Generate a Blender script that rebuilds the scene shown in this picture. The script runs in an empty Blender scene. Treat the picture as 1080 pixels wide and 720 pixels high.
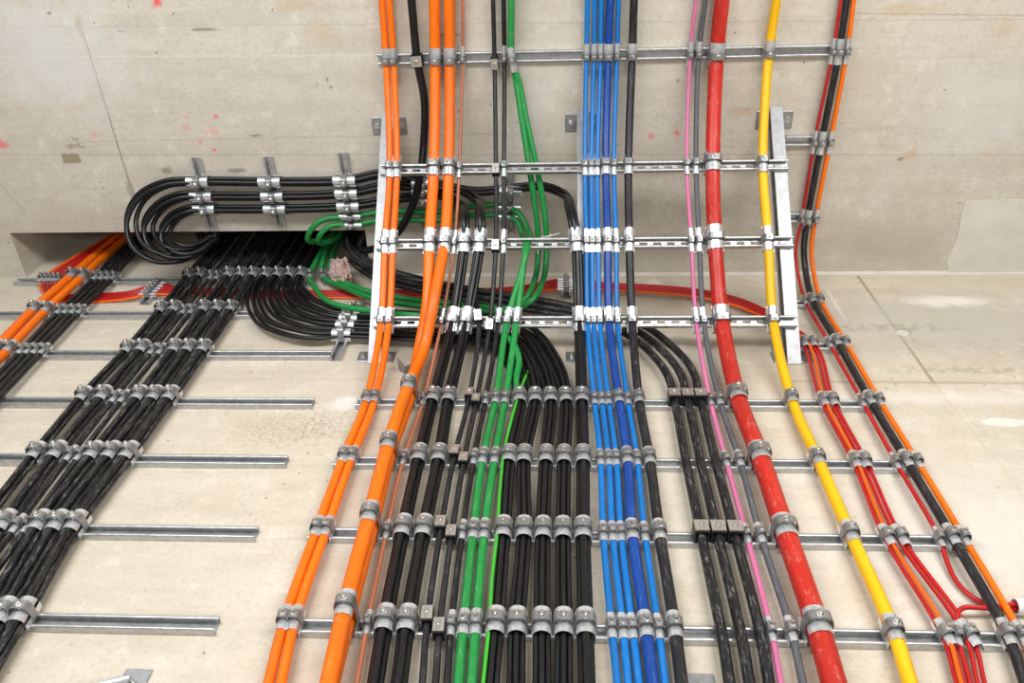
import bpy, math, random
from math import radians, sin, cos, pi, sqrt, atan2
from mathutils import Vector as V, Matrix
random.seed(7)
SC = bpy.context.scene
COL = SC.collection

# ------------------------------------------------------------------ camera solution
PITCH, YAW, ROLL, FPX, CAM_H, D = radians(31.266), radians(-3.781), radians(-1.9754), 847.8, 1.557, 3.110
FW = V((sin(YAW)*cos(PITCH), cos(YAW)*cos(PITCH), -sin(PITCH)))
RI = V((cos(YAW), -sin(YAW), 0))
UP = RI.cross(FW)
EYE = V((0, 0, CAM_H))


def ray(px, py):
    x, y = (px-540)/FPX, -(py-360)/FPX
    X, Y = cos(ROLL)*x-sin(ROLL)*y, sin(ROLL)*x+cos(ROLL)*y
    return RI*X+UP*Y+FW


def hit(px, py, n, d):
    r = ray(px, py)
    return EYE+r*((d-n.dot(EYE))/n.dot(r))


def proj(p):
    q = p-EYE
    X, Y, Z = q.dot(RI), q.dot(UP), q.dot(FW)
    X, Y = X/Z, Y/Z
    return 540+FPX*(cos(ROLL)*X+sin(ROLL)*Y), 360-FPX*(-sin(ROLL)*X+cos(ROLL)*Y)


S2 = sqrt(.5)
NZ, NWALL, NFR = V((0, 0, 1)), V((0, -1, 0)), V((0, -S2, S2))
FR_D = -1.695                      # camera face of the slanted uprights
RH = .021                          # rail height


def onfloor(px, py, z=0.): return hit(px, py, NZ, z)
def onwall(px, py, c=0.): return hit(px, py, NWALL, -(D-c))
def onframe(px, py, c=0.): return hit(px, py, NFR, FR_D+RH+c)


# ------------------------------------------------------------------ materials
class Nodes:
    def __init__(s, name):
        s.m = bpy.data.materials.new(name)
        s.m.use_nodes = True
        s.t = s.m.node_tree
        s.b = s.t.nodes['Principled BSDF']

    def add(s, typ, **kw):
        n = s.t.nodes.new(typ)
        for k, v in kw.items():
            setattr(n, k, v)
        return n

    def put(s, sock, v):
        if hasattr(v, 'is_output'):
            s.t.links.new(v, sock)
        elif isinstance(v, (tuple, list)) and len(v) == 3 and sock.type == 'RGBA':
            sock.default_value = (*v, 1)
        else:
            sock.default_value = v

    def math(s, op, a, b=0., c=None, clamp=False):
        n = s.add('ShaderNodeMath', operation=op, use_clamp=clamp)
        s.put(n.inputs[0], a); s.put(n.inputs[1], b)
        if c is not None: s.put(n.inputs[2], c)
        return n.outputs[0]

    def mix(s, f, a, b, mode='MIX'):
        n = s.add('ShaderNodeMix', data_type='RGBA', blend_type=mode)
        s.put(n.inputs[0], f); s.put(n.inputs[6], a); s.put(n.inputs[7], b)
        return n.outputs[2]

    def smooth(s, v, a, b, lo=0., hi=1.):
        n = s.add('ShaderNodeMapRange', interpolation_type='SMOOTHSTEP')
        s.put(n.inputs[0], v)
        for i, q in enumerate((a, b, lo, hi)): n.inputs[i+1].default_value = q
        return n.outputs[0]

    def noise(s, vec, scale, detail=4., rough=.55):
        n = s.add('ShaderNodeTexNoise')
        s.put(n.inputs['Vector'], vec)
        n.inputs['Scale'].default_value = scale
        n.inputs['Detail'].default_value = detail
        n.inputs['Roughness'].default_value = rough
        return n.outputs[0]

    def voro(s, vec, scale):
        n = s.add('ShaderNodeTexVoronoi')
        s.put(n.inputs['Vector'], vec)
        n.inputs['Scale'].default_value = scale
        return n.outputs['Distance']

    def mapv(s, vec, scale=(1, 1, 1), loc=(0, 0, 0), rot=(0, 0, 0)):
        n = s.add('ShaderNodeMapping')
        s.put(n.inputs['Vector'], vec)
        n.inputs['Location'].default_value = loc
        n.inputs['Rotation'].default_value = rot
        n.inputs['Scale'].default_value = scale
        return n.outputs[0]

    def obj(s): return s.add('ShaderNodeTexCoord').outputs['Object']
    def uv(s): return s.add('ShaderNodeTexCoord').outputs['UV']

    def bump(s, h, strength, dist=.01):
        n = s.add('ShaderNodeBump')
        n.inputs['Strength'].default_value = strength
        n.inputs['Distance'].default_value = dist
        s.put(n.inputs['Height'], h)
        s.t.links.new(n.outputs[0], s.b.inputs['Normal'])

    def done(s, col, rough=.5, metal=0., spec=None):
        s.put(s.b.inputs['Base Color'], col); s.put(s.b.inputs['Roughness'], rough); s.put(s.b.inputs['Metallic'], metal)
        if spec is not None: s.b.inputs['Specular IOR Level'].default_value = spec
        return s.m


def sheath(name, col, dust=.3, dustcol=(.45, .43, .40), rough=.42, spec=.4):
    k = Nodes(name)
    uv = k.uv()
    n1 = k.noise(k.mapv(uv, (9, 15, 1)), 1., 6., .7)
    n2 = k.noise(k.mapv(uv, (22, 60, 1)), 1., 4., .6)
    n3 = k.noise(k.mapv(uv, (2, 2.2, 1)), 1., 2.)
    m = k.math('MULTIPLY', k.smooth(n1, .47, .70), k.smooth(n2, .42, .62))
    m = k.math('MULTIPLY', m, dust)
    shade = k.mix(k.smooth(n3, .3, .7), tuple(c*.85 for c in col), tuple(min(1, c*1.1) for c in col))
    c = k.mix(m, shade, dustcol)
    # thin bright scratches running along the sheath
    sc = k.noise(k.mapv(uv, (30, 12, 1)), 1., 4., .6)
    c = k.mix(k.math('MULTIPLY', k.smooth(sc, .64, .69), min(1., dust*1.4)), c, dustcol)
    k.bump(n1, .08, .002)
    return k.done(c, k.math('ADD', k.math('MULTIPLY', m, .5), rough), 0., spec)


def galvanised(name, base, rough, metal=.85, spangle=30.):
    k = Nodes(name)
    o = k.obj()
    n = k.noise(o, spangle, 3.)
    v = k.voro(o, spangle*2)
    f = k.math('ADD', k.math('MULTIPLY', n, .7), k.math('MULTIPLY', v, .5))
    c = k.mix(k.smooth(f, .3, .8), tuple(x*.78 for x in base), base)
    return k.done(c, k.math('ADD', k.math('MULTIPLY', n, .18), rough-.09), metal)


M = {}
M['black_clean'] = sheath('black_sheath', (.005, .005, .006), .12, (.25, .24, .23), .34, .45)
M['black'] = sheath('dusty_black_sheath', (.008, .008, .009), .34, (.30, .29, .27), .38, .45)
M['black_scuffed'] = sheath('scuffed_black_sheath', (.009, .009, .010), .62, (.36, .35, .33), .42, .4)
M['grey'] = sheath('grey_sheath', (.095, .10, .112), .5, (.33, .34, .36), .5)
M['charcoal'] = sheath('charcoal_sheath', (.014, .014, .016), .4, (.27, .26, .25), .42)
M['orange'] = sheath('orange_sheath', (.90, .165, .002), .22, (.95, .50, .16), .38)
M['dark_orange'] = sheath('deep_orange_sheath', (.78, .12, .004), .15, (.9, .4, .15), .4)
M['red'] = sheath('red_sheath', (.52, .022, .012), .42, (.72, .33, .27), .36)
M['thin_red'] = sheath('thin_red_sheath', (.47, .010, .010), .15, (.8, .4, .35), .36)
M['yellow'] = sheath('yellow_sheath', (.90, .50, .004), .15, (.95, .75, .2), .42)
M['blue'] = sheath('light_blue_sheath', (.002, .165, .52), .2, (.35, .55, .75), .36)
M['dark_blue'] = sheath('dark_blue_sheath', (.004, .055, .30), .25, (.25, .38, .7), .34)
M['pink'] = sheath('pink_sheath', (.62, .165, .33), .15, (.9, .5, .65), .42)
M['green'] = sheath('green_sheath', (.012, .25, .050), .4, (.28, .5, .30), .4)
M['light_green'] = sheath('light_green_sheath', (.05, .43, .03), .1, (.5, .8, .4), .4)
M['copper'] = sheath('copper_sheath', (.42, .15, .075), .3, (.7, .42, .3), .4)
M['zinc'] = galvanised('galvanised_rail', (.56, .57, .575), .34, .72)
M['upright'] = galvanised('galvanised_upright', (.47, .485, .50), .48, .6, 18)
M['strap'] = galvanised('dull_zinc_strap', (.34, .345, .35), .40, .7, 60)
M['bright'] = galvanised('bright_zinc', (.82, .85, .87), .32, .75, 40)
M['screw'] = galvanised('screw_steel', (.70, .70, .68), .3, .95, 90)
M['plate'] = galvanised('dark_zinc_plate', (.40, .41, .42), .42, .8, 30)
M['block_plate'] = galvanised('block_clamp_plate', (.62, .60, .56), .36, .85, 60)


def plain(name, col, rough=.5, nscale=30., amount=.25):
    k = Nodes(name)
    n = k.noise(k.obj(), nscale, 4.)
    return k.done(k.mix(k.smooth(n, .3, .7), tuple(c*(1-amount) for c in col), col), rough)


M['block'] = plain('black_plastic_block', (.016, .015, .015), .45)
M['white_plastic'] = plain('white_plastic', (.80, .80, .78), .4, 20, .08)
M['tie'] = plain('white_tie_plastic', (.78, .80, .74), .4, 50, .1)
M['lump'] = plain('pinkish_filler', (.62, .44, .38), .9, 45, .45)


def concrete(name, floor):
    k = Nodes(name)
    o = k.obj()
    sep = k.add('ShaderNodeSeparateXYZ'); k.put(sep.inputs[0], o)
    X, Y, Z = sep.outputs
    A, B = (X, Y) if floor else (X, Z)                  # the two in-plane axes
    if floor:
        stretch = (1.1, 5.5, 1); flat = (1, 1, 0)
    else:
        stretch = (.7, 1, 7.); flat = (1, 0, 1)
    big = k.noise(k.mapv(o, (1, 1, 1)), 1.3, 6., .6)
    mid = k.noise(o, 6., 6., .6)
    board = k.noise(k.mapv(o, stretch), 1.6, 7., .62)
    fine = k.noise(o, 70., 3., .6)
    lo, hi = ((.545, .480, .378), (.635, .578, .478)) if floor else ((.535, .490, .405), (.62, .580, .500))
    c = k.mix(k.smooth(board, .25, .75), lo, hi)
    c = k.mix(k.math('MULTIPLY', k.smooth(big, .45, .72), .45), c, (.50, .44, .345) if not floor else (.62, .53, .41))
    c = k.mix(k.math('MULTIPLY', k.smooth(mid, .5, .75), .30), c, (.66, .63, .57) if not floor else (.76, .73, .66))
    c = k.mix(k.math('MULTIPLY', k.smooth(fine, .48, .72), .30), c, (.36, .33, .27))
    streak = k.noise(k.mapv(o, (2.2, 1, 60) if not floor else (2.5, 40, 1)), 1., 4., .6)
    c = k.mix(k.math('MULTIPLY', k.smooth(streak, .56, .72), .22), c, (.37, .335, .27))
    grit = k.noise(o, 190., 2., .6)
    c = k.mix(k.math('MULTIPLY', k.smooth(grit, .60, .74), .34), c, (.30, .27, .22))
    blot = k.noise(k.mapv(o, (1, 1, 1), (5, 3, 8)), 15., 6., .7)
    c = k.mix(k.math('MULTIPLY', k.smooth(blot, .50, .70), .30), c, (.45, .40, .315) if floor else (.44, .40, .33))
    c = k.mix(k.math('MULTIPLY', k.smooth(blot, .46, .30), .35), c, (.78, .74, .66))
    # small blow holes
    pit = k.voro(k.mapv(o, (1, 1, 1), (3.1, 7.7, 1.2)), 14. if floor else 13.)
    pick = k.noise(k.mapv(o, (1, 1, 1), (9, 2, 4)), 3., 2.)
    pm = k.math('MULTIPLY', k.smooth(k.math('ADD', pit, k.math('MULTIPLY', k.math('SUBTRACT', fine, .5), .08)), .075, .03), k.smooth(pick, .42, .54))
    c = k.mix(k.math('MULTIPLY', pm, .8), c, (.16, .14, .11))
    wob = k.math('SUBTRACT', k.noise(o, 9., 4., .6), .5)
    wob2 = k.math('SUBTRACT', k.noise(o, 38., 4., .65), .5)

    def pos(p): return (p.x, p.y) if floor else (p.x, p.z)

    def line(p, q, w, col, amt, jit=.02, base=None):
        """a joint or crack between two points of the surface"""
        (ax, ay), (bx, by) = pos(p), pos(q)
        L = sqrt((bx-ax)**2+(by-ay)**2); ux, uy = (bx-ax)/L, (by-ay)/L
        dx = k.math('SUBTRACT', A, ax); dy = k.math('SUBTRACT', B, ay)
        along = k.math('ADD', k.math('MULTIPLY', dx, ux), k.math('MULTIPLY', dy, uy))
        off = k.math('ADD', k.math('MULTIPLY', dx, -uy), k.math('MULTIPLY', dy, ux))
        off = k.math('ABSOLUTE', k.math('ADD', off, k.math('MULTIPLY', wob2, jit)))
        mk = k.math('MULTIPLY', k.smooth(off, w, w*.35), k.math('MULTIPLY', k.smooth(along, -.01, .02), k.smooth(along, L+.01, L-.02)))
        return k.mix(k.math('MULTIPLY', mk, amt), base, col)

    def blob(p, rx, ry, col, amt, base, grain=0., soft=.35, wobble=1.5, square=False):
        ax, ay = pos(p)
        dx = k.math('DIVIDE', k.math('SUBTRACT', A, ax), rx); dy = k.math('DIVIDE', k.math('SUBTRACT', B, ay), ry)
        r = k.math('MAXIMUM', k.math('ABSOLUTE', dx), k.math('ABSOLUTE', dy)) if square else k.math('SQRT', k.math('ADD', k.math('MULTIPLY', dx, dx), k.math('MULTIPLY', dy, dy)))
        r = k.math('ADD', r, k.math('MULTIPLY', wob if grain == 0 and max(rx, ry) > .06 else wob2, wobble))
        mk = k.smooth(r, 1., 1.-soft)
        if grain: mk = k.math('MULTIPLY', mk, k.smooth(k.noise(o, grain, 3., .7), .42, .6))
        return k.mix(k.math('MULTIPLY', mk, amt), base, col)

    if floor:
        f = onfloor
        c = line(f(904, 290), f(986, 405), .009, (.30, .235, .15), .75, .012, c)
        c = line(f(986, 405), f(1078, 520), .004, (.45, .36, .25), .35, .02, c)
        c = line(f(830, 402), f(1200, 405), .010, (.40, .32, .215), .6, .02, c)
        c = line(f(60, 401), f(560, 399), .006, (.44, .37, .27), .4, .03, c)
        c = line(f(196, 352), f(130, 470), .004, (.46, .39, .29), .35, .03, c)
        c = blob(f(300, 452), .22, .12, (.36, .305, .225), .55, c, 75., .6, 1.6)
        c = blob(f(360, 448), .20, .11, (.36, .305, .225), .45, c, 75., .6, 1.6)
        c = blob(f(368, 425), .10, .05, (.80, .78, .73), .6, c, 0, .6)
        c = blob(f(980, 340), .9, .30, (.46, .44, .385), .65, c, 0, .8)
        c = blob(f(820, 360), .45, .35, (.44, .39, .305), .5, c, 0, .9)
        c = blob(f(1020, 365), .9, .12, (.36, .335, .28), .45, c, 9., .9, 1.8)
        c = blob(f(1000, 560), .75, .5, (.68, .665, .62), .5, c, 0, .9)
        c = blob(f(930, 345), .5, .05, (.34, .305, .235), .7, c, 26., .9, 1.8)
        c = blob(f(1030, 390), .5, .04, (.34, .305, .235), .6, c, 26., .9, 1.8)
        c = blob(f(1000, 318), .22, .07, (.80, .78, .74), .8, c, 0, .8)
        c = blob(f(740, 325), .40, .20, (.43, .37, .28), .5, c, 0, .8)
        c = blob(f(690, 302), .05, .10, (.82, .80, .76), .55, c, 0, .7)
        c = blob(f(880, 318), .012, .20, (.80, .79, .77), .4, c, 0, .8, .8)
        c = blob(f(1062, 445), .075, .022, (.78, .765, .72), .7, c, 0, .2, 1.6)
        c = blob(f(953, 350), .034, .034, (.36, .33, .28), .8, c, 0, .3, .2)
        c = blob(f(952, 351), .026, .026, (.66, .64, .58), .8, c, 0, .3, .4)
        c = blob(f(258, 368), .30, .05, (.46, .40, .30), .35, c, 0, .8)
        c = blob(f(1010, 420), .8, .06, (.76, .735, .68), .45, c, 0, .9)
    else:
        w = onwall
        c = line(w(-40, 29), w(1120, 20), .003, (.33, .30, .25), .35, .012, c)
        c = line(w(-40, 163), w(1120, 163), .0035, (.31, .27, .21), .45, .012, c)
        c = line(w(-40, 60), w(560, 58), .003, (.70, .68, .63), .5, .01, c)
        c = line(w(900, 14), w(1120, 17), .004, (.33, .28, .21), .5, .012, c)
        c = line(w(60, 150), w(560, 140), .003, (.31, .27, .20), .4, .02, c)
        c = line(w(86, 30), w(142, 210), .0055, (.27, .25, .20), .75, .012, c)
        c = line(w(60, 45), w(78, 105), .002, (.33, .31, .26), .5, .03, c)
        c = line(w(-5, 190), w(26, 222), .003, (.33, .29, .22), .6, .02, c)
        c = blob(w(75, 167), .040, .022, (.30, .255, .17), .95, c, 0, .15, .5, True)
        c = blob(w(78, 151), .042, .026, (.34, .29, .20), .9, c, 45., .3, .9, True)
        c = blob(w(138, 200), .022, .05, (.34, .31, .25), .8, c, 0, .5, .8)
        c = blob(w(84, 28), .02, .05, (.42, .34, .24), .6, c, 0, .6, .8)
        for px, py, r, a in ((166, 3, .022, .95), (3, 152, .024, .8), (228, 123, .012, .8), (211, 150, .012, .7), (226, 158, .010, .8), (197, 124, .008, .6),
                             (196, 135, .02, .3), (224, 139, .03, .25), (687, 143, .018, .6), (714, 141, .020, .75), (484, 118, .012, .75), (100, 142, .02, .3)):
            c = blob(w(px, py), r*1.25, r*1.15, (.80, .11, .12), a, c, 0, .95, 2.2)
        for px, py, rx, ry in ((345, 84, .008, .012), (349, 92, .012, .009), (335, 90, .004, .014)):
            c = blob(w(px, py), rx, ry, (.04, .09, .22), .8, c, 200., .4, .6)
        c = blob(w(52, 14), .010, .007, (.03, .03, .03), .9, c, 0, .3, .3)
        for px, py, rx, ry, a in ((785, 117, .07, .03, .5), (960, 163, .035, .03, .6), (960, 10, .14, .03, .4), (1060, 30, .06, .05, .35), (340, 35, .1, .08, .35), (310, 5, .15, .03, .35), (648, 56, .1, .03, .35), (1040, 162, .03, .02, .5)):
            c = blob(w(px, py), rx, ry, (.50, .36, .20), a, c, 0, .8)
        for px, py, rx, ry in ((215, 31, .07, .008), (127, 33, .02, .005), (270, 143, .05, .006), (175, 180, .03, .02), (250, 180, .05, .012), (950, 168, .02, .012), (715, 85, .008, .008), (470, 37, .06, .006)):
            c = blob(w(px, py), rx, ry, (.25, .21, .15), .75, c, 0, .7, 2.2)
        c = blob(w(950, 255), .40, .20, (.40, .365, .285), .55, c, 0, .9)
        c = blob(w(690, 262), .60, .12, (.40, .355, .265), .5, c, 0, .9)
        c = blob(w(560, 100), .12, .25, (.70, .69, .66), .35, c, 0, .9)
        c = blob(w(60, 60), .45, .35, (.66, .67, .66), .5, c, 0, .9)
        c = blob(w(1040, 120), .35, .25, (.63, .63, .60), .45, c, 0, .9)
    h = k.math('ADD', k.math('MULTIPLY', board, .6), k.math('ADD', k.math('MULTIPLY', fine, .25), k.math('MULTIPLY', pm, -1.2)))
    k.bump(h, .25, .006)
    return k.done(c, .88, 0., .25)


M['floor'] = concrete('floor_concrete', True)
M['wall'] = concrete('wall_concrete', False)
M['patch'] = plain('repair_mortar', (.67, .635, .57), .9, 9, .12)
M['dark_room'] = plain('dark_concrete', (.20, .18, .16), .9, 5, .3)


# ------------------------------------------------------------------ mesh helpers
class MB:
    def __init__(s): s.v, s.f, s.uv = [], [], None

    def ring_strip(s, rings, closed_ring=True, caps=True):
        """quads between consecutive rings of equal length"""
        n = len(rings[0]); b = len(s.v)
        for r in rings: s.v.extend(tuple(p) for p in r)
        m = n if closed_ring else n-1
        for i in range(len(rings)-1):
            for j in range(m):
                a, c = b+i*n+j, b+i*n+(j+1) % n
                s.f.append((a, c, c+n, a+n))
        if caps:
            s.f.append(tuple(b+j for j in range(n))[::-1])
            s.f.append(tuple(b+(len(rings)-1)*n+j for j in range(n)))
        return s

    def extrude(s, poly, y0, y1):
        """closed (x,z) outline extruded along y"""
        return s.ring_strip([[(x, y0, z) for x, z in poly], [(x, y1, z) for x, z in poly]])

    def strip(s, line, th, y0, y1):
        """a bent sheet: open (x,z) polyline with a thickness towards its left side"""
        out = []
        for i, (x, z) in enumerate(line):
            a, b = line[max(i-1, 0)], line[min(i+1, len(line)-1)]
            tx, tz = b[0]-a[0], b[1]-a[1]; L = sqrt(tx*tx+tz*tz) or 1
            out.append((x-tz/L*th, z+tx/L*th))
        return s.extrude(list(line)+out[::-1], y0, y1)

    def mesh(s, name, mat, smooth=35.):
        me = bpy.data.meshes.new(name)
        me.from_pydata(s.v, [], s.f)
        if s.uv:
            lay = me.uv_layers.new(name='UVMap')
            flat = [c for f in s.uv for q in f for c in q]
            lay.data.foreach_set('uv', flat)
        me.materials.append(mat)
        import bmesh
        if not s.uv:
            bm = bmesh.new(); bm.from_mesh(me); bmesh.ops.recalc_face_normals(bm, faces=bm.faces); bm.to_mesh(me); bm.free()
        if smooth:
            me.shade_smooth(); me.set_sharp_from_angle(angle=radians(smooth))
        return me


def link(name, me, parent=None):
    o = bpy.data.objects.new(name, me); COL.objects.link(o)
    if parent is not None: o.parent = parent
    return o


LABELS = {}


def tag(o, label, cat, group=None):
    o['label'] = label; o['category'] = cat
    if group: o['group'] = group
    LABELS.setdefault(label, []).append(o.name)
    return o


def empty(name, mat):
    o = bpy.data.objects.new(name, None); COL.objects.link(o); o.matrix_world = mat
    o.empty_display_size = .03
    return o


def frame_at(p, x, n):
    """matrix with local Z = n, local X close to x"""
    n = n.normalized(); y = n.cross(x).normalized(); x = y.cross(n)
    return Matrix(((x.x, y.x, n.x, p.x), (x.y, y.y, n.y, p.y), (x.z, y.z, n.z, p.z), (0, 0, 0, 1)))


# ------------------------------------------------------------------ C-rails (channel strip, open towards +Z)
def rail_mesh(L, w=.041, h=RH, t=.0024, slots=False):
    hw, lip, hk = w/2, .0095, .006
    sl = .0048
    prof = [(-hw, 0), (-sl, 0), (sl, 0), (hw, 0), (hw, h-.003), (hw-.0009, h-.0009), (hw-.003, h), (hw-lip+.002, h), (hw-lip, h-.002), (hw-lip, h-hk), (hw-lip+t, h-hk), (hw-lip+t, h-t), (hw-t, h-t), (hw-t, t),
            (sl, t), (-sl, t), (-hw+t, t), (-hw+t, h-t), (-hw+lip-t, h-t), (-hw+lip-t, h-hk), (-hw+lip, h-hk), (-hw+lip, h-.002), (-hw+lip-.002, h), (-hw+.003, h), (-hw+.0009, h-.0009), (-hw, h-.003)]
    xs = [0.]
    hole = []
    if slots:
        x = .02
        while x+.03 < L-.01:
            xs += [x, x+.03]; hole.append(len(xs)-2); x += .05
    xs.append(L)
    mb = MB(); n = len(prof)
    for x in xs: mb.v.extend((x, a, b) for a, b in prof)
    for i in range(len(xs)-1):
        for j in range(n):
            if i in hole and j in (1, 14): continue
            a, c = i*n+j, i*n+(j+1) % n
            mb.f.append((a, c, c+n, a+n))
        if i in hole:
            b = i*n
            mb.f += [(b+1, b+15, b+15+n, b+1+n), (b+2, b+14, b+14+n, b+2+n), (b+1, b+2, b+14, b+15), (b+1+n, b+2+n, b+14+n, b+15+n)]
    mb.f.append(tuple(range(n))[::-1]); mb.f.append(tuple((len(xs)-1)*n+j for j in range(n)))
    return mb.mesh('mounting_rail', M['zinc'], 50)


def rail(p, q, n, label, cat='rail', slots=False, group=None, name='mounting_rail', **kw):
    d = q-p
    o = link(name, rail_mesh(d.length, slots=slots, **kw))
    o.matrix_world = frame_at(p, d, n)
    return tag(o, label, cat, group)


# ------------------------------------------------------------------ rows of supports: (y, z) of the rail face, normal, run direction
ROW = {}
RY = [1.2435+.3*i for i in range(7)]
for i in range(7): ROW['R%d' % (i+1)] = (RY[i], RH, NZ, V((0, -1, 0)))
ROW['W1'] = (D-RH, .911, NWALL, V((0, 0, -1)))
for nm, py in (('F1', 175.5), ('F2', 255.5), ('F3', 338.5)):
    p = onframe(605, py); ROW[nm] = (p.y, p.z, NFR, V((0, -S2, -S2)))
p = onwall(850, 149, RH); ROW['X1'] = (p.y, p.z, NWALL, V((0, 0, -1)))
p = onwall(845, 230, RH); ROW['X2'] = (p.y, p.z, NWALL, V((0, 0, -1)))
p = onfloor(845, 319, RH); ROW['X3'] = (p.y, p.z, NZ, V((0, -1, 0)))
p = onfloor(862, 364, RH); ROW['X4'] = (p.y, p.z, NZ, V((0, -1, 0)))
ROWTEXT = {'R1': 'frontmost floor rail', 'R2': 'second floor rail', 'R3': 'third floor rail', 'R4': 'fourth floor rail', 'R5': 'fifth floor rail', 'R6': 'sixth floor rail',
           'R7': 'floor rail beside the wall opening', 'W1': 'long wall rail', 'F1': 'top rung of the frame', 'F2': 'middle rung of the frame', 'F3': 'bottom rung of the frame',
           'X1': 'short upper wall rail', 'X2': 'short lower wall rail', 'X3': 'short floor rail at the wall', 'X4': 'short floor rail beside the frame foot'}


def rowpt(row, px, off):
    y, z, n, t = ROW[row]
    b = V((0, y, z))+n*off
    x = 0.
    for _ in range(6):
        a = proj(V((x, b.y, b.z)))[0]; e = proj(V((x+.01, b.y, b.z)))[0]
        x += (px-a)/((e-a)/.01)
    return V((x, b.y, b.z))


# ------------------------------------------------------------------ clamps
CL = {}
LIFT = .003


def strap_meshes(R, cz, long=0.):
    """R: radius held, cz: height of its centre over the rail"""
    key = (round(R, 4), round(cz, 4), long)
    if key in CL: return CL[key]
    g = .0026
    hw = R+g
    fl = min(cz*.9, .022)
    base = MB().strip([(-hw+.0002, fl), (-hw+.0002, .0004), (hw-.0002, .0004), (hw-.0002, fl)], .0013, -.037-long, .037+long)
    arc = [(cos(radians(a))*(R+.0022), cz+sin(radians(a))*(R+.0022)) for a in range(160, 19, -10)]
    tr = MB().strip(arc[::-1], .0012, -.035-long, .035+long)
    # strap: legs down into the rail, shoulders, raised crown
    top = cz+R+max(.0115, .40*R)
    cw = max(R*.55, .0055)
    ln = [(-hw-.0004, .0006), (-hw-.0004, cz+R*.25)]
    for a in range(165, 89, -15):
        ln.append((-cw-cos(radians(180-a))*(hw-cw), cz+R*.25+sin(radians(a))*(top-cz-R*.25)))
    ln += [(-x, z) for x, z in ln[::-1]]
    st = MB().strip(ln, .0018, -.0115, .0115)
    sr = max(.0048, min(.0078, R*.45))
    rings = []
    for r, z in ((sr*.5, cz+R+.0025), (sr*.5, top+.0016), (sr*1.35, top+.0016), (sr*1.35, top+.0028), (sr, top+.003), (sr, top+.010), (sr*.75, top+.012)):
        rings.append([(cos(a*pi/4)*r, sin(a*pi/4)*r, z) for a in range(8)])
    sc = MB().ring_strip(rings)
    CL[key] = (('base_trough', base.mesh('clamp_base_trough', M['bright'])), ('pressure_trough', tr.mesh('clamp_pressure_trough', M['bright'])),
               ('strap', st.mesh('clamp_strap', M['strap'], 50)), ('screw', sc.mesh('clamp_screw', M['screw'], 40)))
    return CL[key]


def block_meshes(R):
    key = ('b', round(R, 4))
    if key in CL: return CL[key]
    w, h = R+.0055, 2*R+.014
    outer = [(-w, 0), (w, 0), (w, h), (-w, h)]
    i0 = R+.0012
    inner = [(-i0, .0022), (i0, .0022), (i0, h-.006), (-i0, h-.006)]
    mb = MB(); n = 4
    for y in (-.021, .021):
        mb.v.extend((x, y, z) for x, z in outer); mb.v.extend((x, y, z) for x, z in inner)
    for j in range(4):
        k = (j+1) % 4
        mb.f += [(j, k, 8+k, 8+j), (4+j, 12+j, 12+k, 4+k), (j, 4+j, 4+k, k), (8+j, 8+k, 12+k, 12+j)]
    body = mb.mesh('clamp_block_body', M['block'], 20)
    q = w-.001
    pl = MB().ring_strip([[(-q, -.019, z), (q, -.019, z), (q, .019, z), (-q, .019, z)] for z in (h, h+.0035)])
    sr = .0062
    sc = MB().ring_strip([[(cos(a*pi/4)*r, sin(a*pi/4)*r, z) for a in range(8)] for r, z in ((sr, h+.0036), (sr, h+.009), (sr*.7, h+.011))])
    CL[key] = (('block_body', body), ('cover_plate', pl.mesh('clamp_cover_plate', M['block_plate'], 20)), ('screw', sc.mesh('clamp_screw', M['screw'], 40)))
    return CL[key]


NCL = [0]


def clamp(kind, base, n, tangent, R, cz, label, shift=0.):
    """base: point on the rail face under the cable"""
    t = (tangent-n*tangent.dot(n)).normalized()
    side = t.cross(n)
    m = frame_at(base+t*shift, side, n)
    if kind == 'block':
        o = empty('block_clamp', m); ms = block_meshes(R)
        tag(o, label, 'clamp', 'black block clamps')
    else:
        o = empty('strap_clamp', m); ms = strap_meshes(R, cz, 0. if n.z > .9 else .010)
        tag(o, label, 'clamp', 'galvanised strap clamps')
    for nm, me in ms: link(nm, me, o)
    NCL[0] += 1
    return o


# ------------------------------------------------------------------ cables
def spline(pts, ns, step=.018):
    """centripetal Catmull-Rom through the points, normals carried along"""
    P = [pts[0]*2-pts[1]]+pts+[pts[-1]*2-pts[-2]]
    out, nout, at = [], [], [0]
    for i in range(1, len(P)-2):
        p0, p1, p2, p3 = P[i-1:i+3]
        t0 = 0.; t1 = t0+max(1e-4, (p1-p0).length)**.5; t2 = t1+max(1e-4, (p2-p1).length)**.5; t3 = t2+max(1e-4, (p3-p2).length)**.5
        k = max(2, int((p2-p1).length/step))
        for j in range(k):
            t = t1+(t2-t1)*j/k
            a1 = p0*((t1-t)/(t1-t0))+p1*((t-t0)/(t1-t0)); a2 = p1*((t2-t)/(t2-t1))+p2*((t-t1)/(t2-t1)); a3 = p2*((t3-t)/(t3-t2))+p3*((t-t2)/(t3-t2))
            b1 = a1*((t2-t)/(t2-t0))+a2*((t-t0)/(t2-t0)); b2 = a2*((t3-t)/(t3-t1))+a3*((t-t1)/(t3-t1))
            out.append(b1*((t2-t)/(t2-t1))+b2*((t-t1)/(t2-t1)))
            nout.append(ns[i-1].lerp(ns[i], j/k))
        at.append(len(out))
    out.append(pts[-1].copy()); nout.append(ns[-1])
    return out, nout, at


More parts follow.
